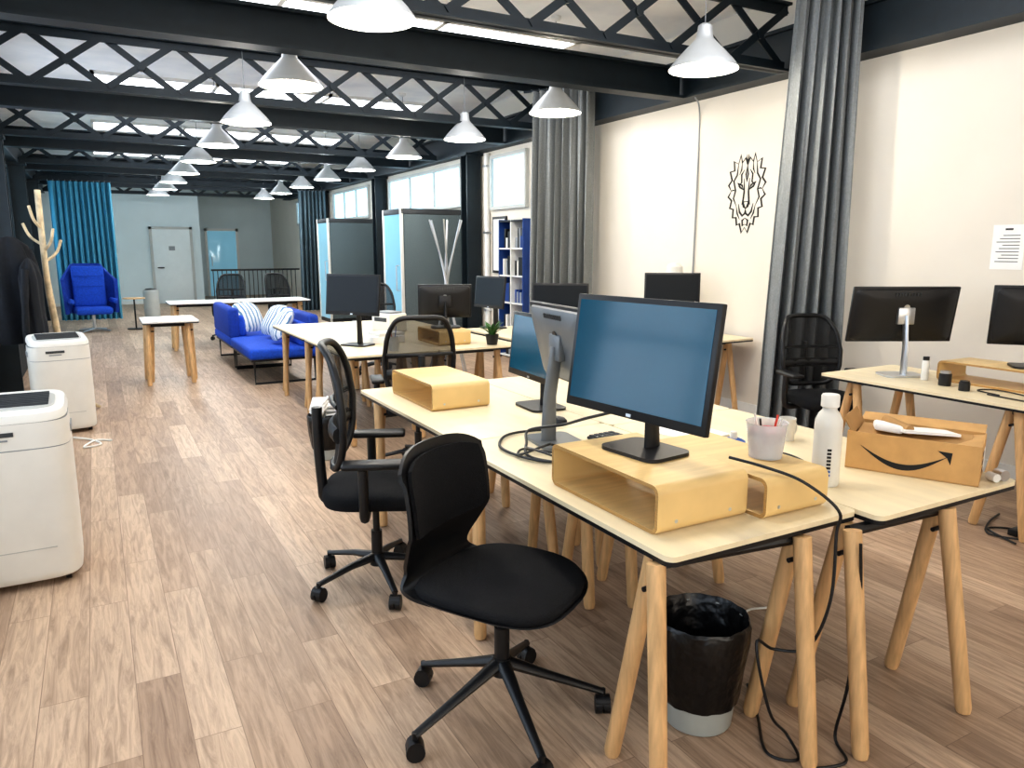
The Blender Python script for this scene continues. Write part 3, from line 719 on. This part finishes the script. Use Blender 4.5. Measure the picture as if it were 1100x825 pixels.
# ---- branch coat stand with coats
b=MB()
b.tube(smooth([(.05,0,.02),(.04,.01,.7),(.0,.0,1.3),(.0,.0,2.1)],5),[.034]*5+[.03]*5+[.026]*6,BIRK,10)
for (z,a,l) in ((1.45,.3,.2),(1.6,2.5,.25),(1.75,4.2,.2),(1.55,5.4,.2)):
    c,s=math.cos(a),math.sin(a); b.tube(smooth([(0,0,z),(l*.5*c,l*.5*s,z+.08),(l*.75*c,l*.75*s,z+.2)],5),.013,BIRK,8)
for i in range(4):
    a=i*pi/2+.4; b.tube([(.05,0,.2),(.05+.3*math.cos(a),.3*math.sin(a),.018)],.018,BIRK,8)
b.done('branch_coat_stand',(-.40,8.25,0))
def coat(x,y,z,r,h,rz):
    b=MB(); wob=lambda t,z:.12*math.sin(5*t+2*z)+.07*math.sin(9*t+4*z)
    b.lathe([(r*.95,0),(r*1.0,h*.2),(r*.9,h*.5),(r*.95,h*.78),(r*.7,h*.92),(r*.25,h),(.001,h*1.01)],COAT,n=40,wob=wob)
    for s in (-1,1): b.tube(smooth([(s*r*.7,0,h*.88),(s*r*1.05,.02,h*.6),(s*r*1.1,.05,h*.2)],5),[.05]*6+[.04]*5,COAT,10)
    ob=b.done('hanging_coat',(x,y,z),rz,angle=80); ob.scale=(1,.6,1)
coat(-.66,8.12,.72,.19,.95,.4); coat(-.52,7.98,.68,.15,.8,1.4)
# ---- radiator shelf
b=MB(); b.bx(-1.14,-.70,8.9,11.8,.78,.82,WHITE,bev=.005)
for i in range(34): b.box((-.9,9.0+i*.082,.42),(.16,.055,.6),IRON,bev=.02)
for y in (8.95,11.75): b.bx(-1.1,-.74,y-.02,y+.02,0,.78,IRON)
b.cyl((-.9,8.97,.18),(-.9,11.75,.18),.02,IRON); b.cyl((-.9,8.97,.66),(-.9,11.75,.66),.02,IRON)
b.done('radiator_shelf')
b=MB(); b.box((0,0,.05),(.25,.32,.1),WHITE,bev=.01); b.box((0,0,.115),(.2,.26,.03),BLACK,bev=.01); b.cyl((.05,.05,.12),(.05,.05,.22),.04,GREYP); b.done('coffee_machine',(-.9,9.4,.821))
# ---- railing far
b=MB()
for x in [2.9+i*.12 for i in range(20)]: b.cyl((x,22.6,0),(x,22.6,.95),.012,BLACK,n=6)
b.bx(2.85,5.3,22.57,22.63,.95,1.0,BLACK); b.done('railing')

# ---- wall paper notice & lion decal
b=MB(); b.bx(XR-.003,XR,2.77,2.98,1.43,1.73,PAPER)
for i in range(9): b.bx(XR-.0042,XR-.003,2.80,2.95-.02*(i%3),1.48+i*.022,1.485+i*.022,DARKG)
b.box((XR-.004,2.875,1.70),(.002,.05,.012),INK); b.done('wall_notice')
b=MB()
Mw=Matrix(((0,0,-1,XR),(-1,0,0,5.27),(0,1,0,2.08),(0,0,0,1)))
def stroke(pts,w=.03):
    for sgn in (1,-1):
        P=[Vector((sgn*x*.23,y*.36)) for x,y in pts]; n=len(P); l=[];r=[]
        for i,p in enumerate(P):
            d=(P[min(i+1,n-1)]-P[max(i-1,0)]).normalized(); q=Vector((-d.y,d.x)); k=w*(1 if 0<i<n-1 else .2)
            l.append(p+q*k/2); r.append(p-q*k/2)
        for i in range(n-1):
            b.prism([(a.x,a.y) for a in (l[i],l[i+1],r[i+1],r[i])],.003,INK,Mw)
W=.021
stroke([(0,.72),(.12,.92),(.3,.8),(.38,1.0),(.5,.78)],W); stroke([(.5,.78),(.75,.86),(.7,.62),(.95,.6),(.82,.38),(1.0,.25),(.84,.1)],W)
stroke([(.84,.1),(1.0,-.05),(.8,-.15),(.88,-.35),(.68,-.38),(.7,-.6),(.5,-.6),(.45,-.8),(.3,-.76),(.16,-1.0),(0,-.86)],W)
stroke([(.5,.78),(.55,.5),(.72,.35),(.6,.1),(.7,-.1),(.52,-.3)],W*.8); stroke([(.15,.62),(.3,.5),(.28,.3),(.45,.2)],W*.8)
stroke([(.5,.3),(.36,.18),(.18,.12),(.24,.22),(.5,.3)],W*.9); stroke([(.14,.4),(.12,.05),(.16,-.18),(.22,-.28)],W*.9)
stroke([(0,-.2),(.16,-.2),(.1,-.32),(0,-.38)],W*1.3); stroke([(0,-.38),(.02,-.5),(.16,-.56),(.32,-.46),(.4,-.25)],W); stroke([(0,-.62),(.15,-.68),(.12,-.82),(0,-.78)],W)
stroke([(.52,-.3),(.44,-.5),(.3,-.65)],W*.8); stroke([(0,.72),(.06,.5),(0,.3)],W*.8); stroke([(.05,1.0),(.02,.8),(0,.72)],W*.7)
stroke([(.3,.8),(.32,.62),(.42,.5)],W*.7); stroke([(.82,.38),(.7,.35)],W*.7); stroke([(.84,.1),(.74,.12),(.6,.1)],W*.7)
b.done('lion_wall_decal',angle=30)

# ------------------------------------------------------------------ world + view
w=bpy.data.worlds.new('world'); S.world=w; w.use_nodes=True
w.node_tree.nodes['Background'].inputs[0].default_value=(.75,.85,1,1); w.node_tree.nodes['Background'].inputs[1].default_value=1
S.view_settings.view_transform='Standard'
try: S.view_settings.look='Medium High Contrast'
except Exception as e: print(e)
S.view_settings.exposure=-.18
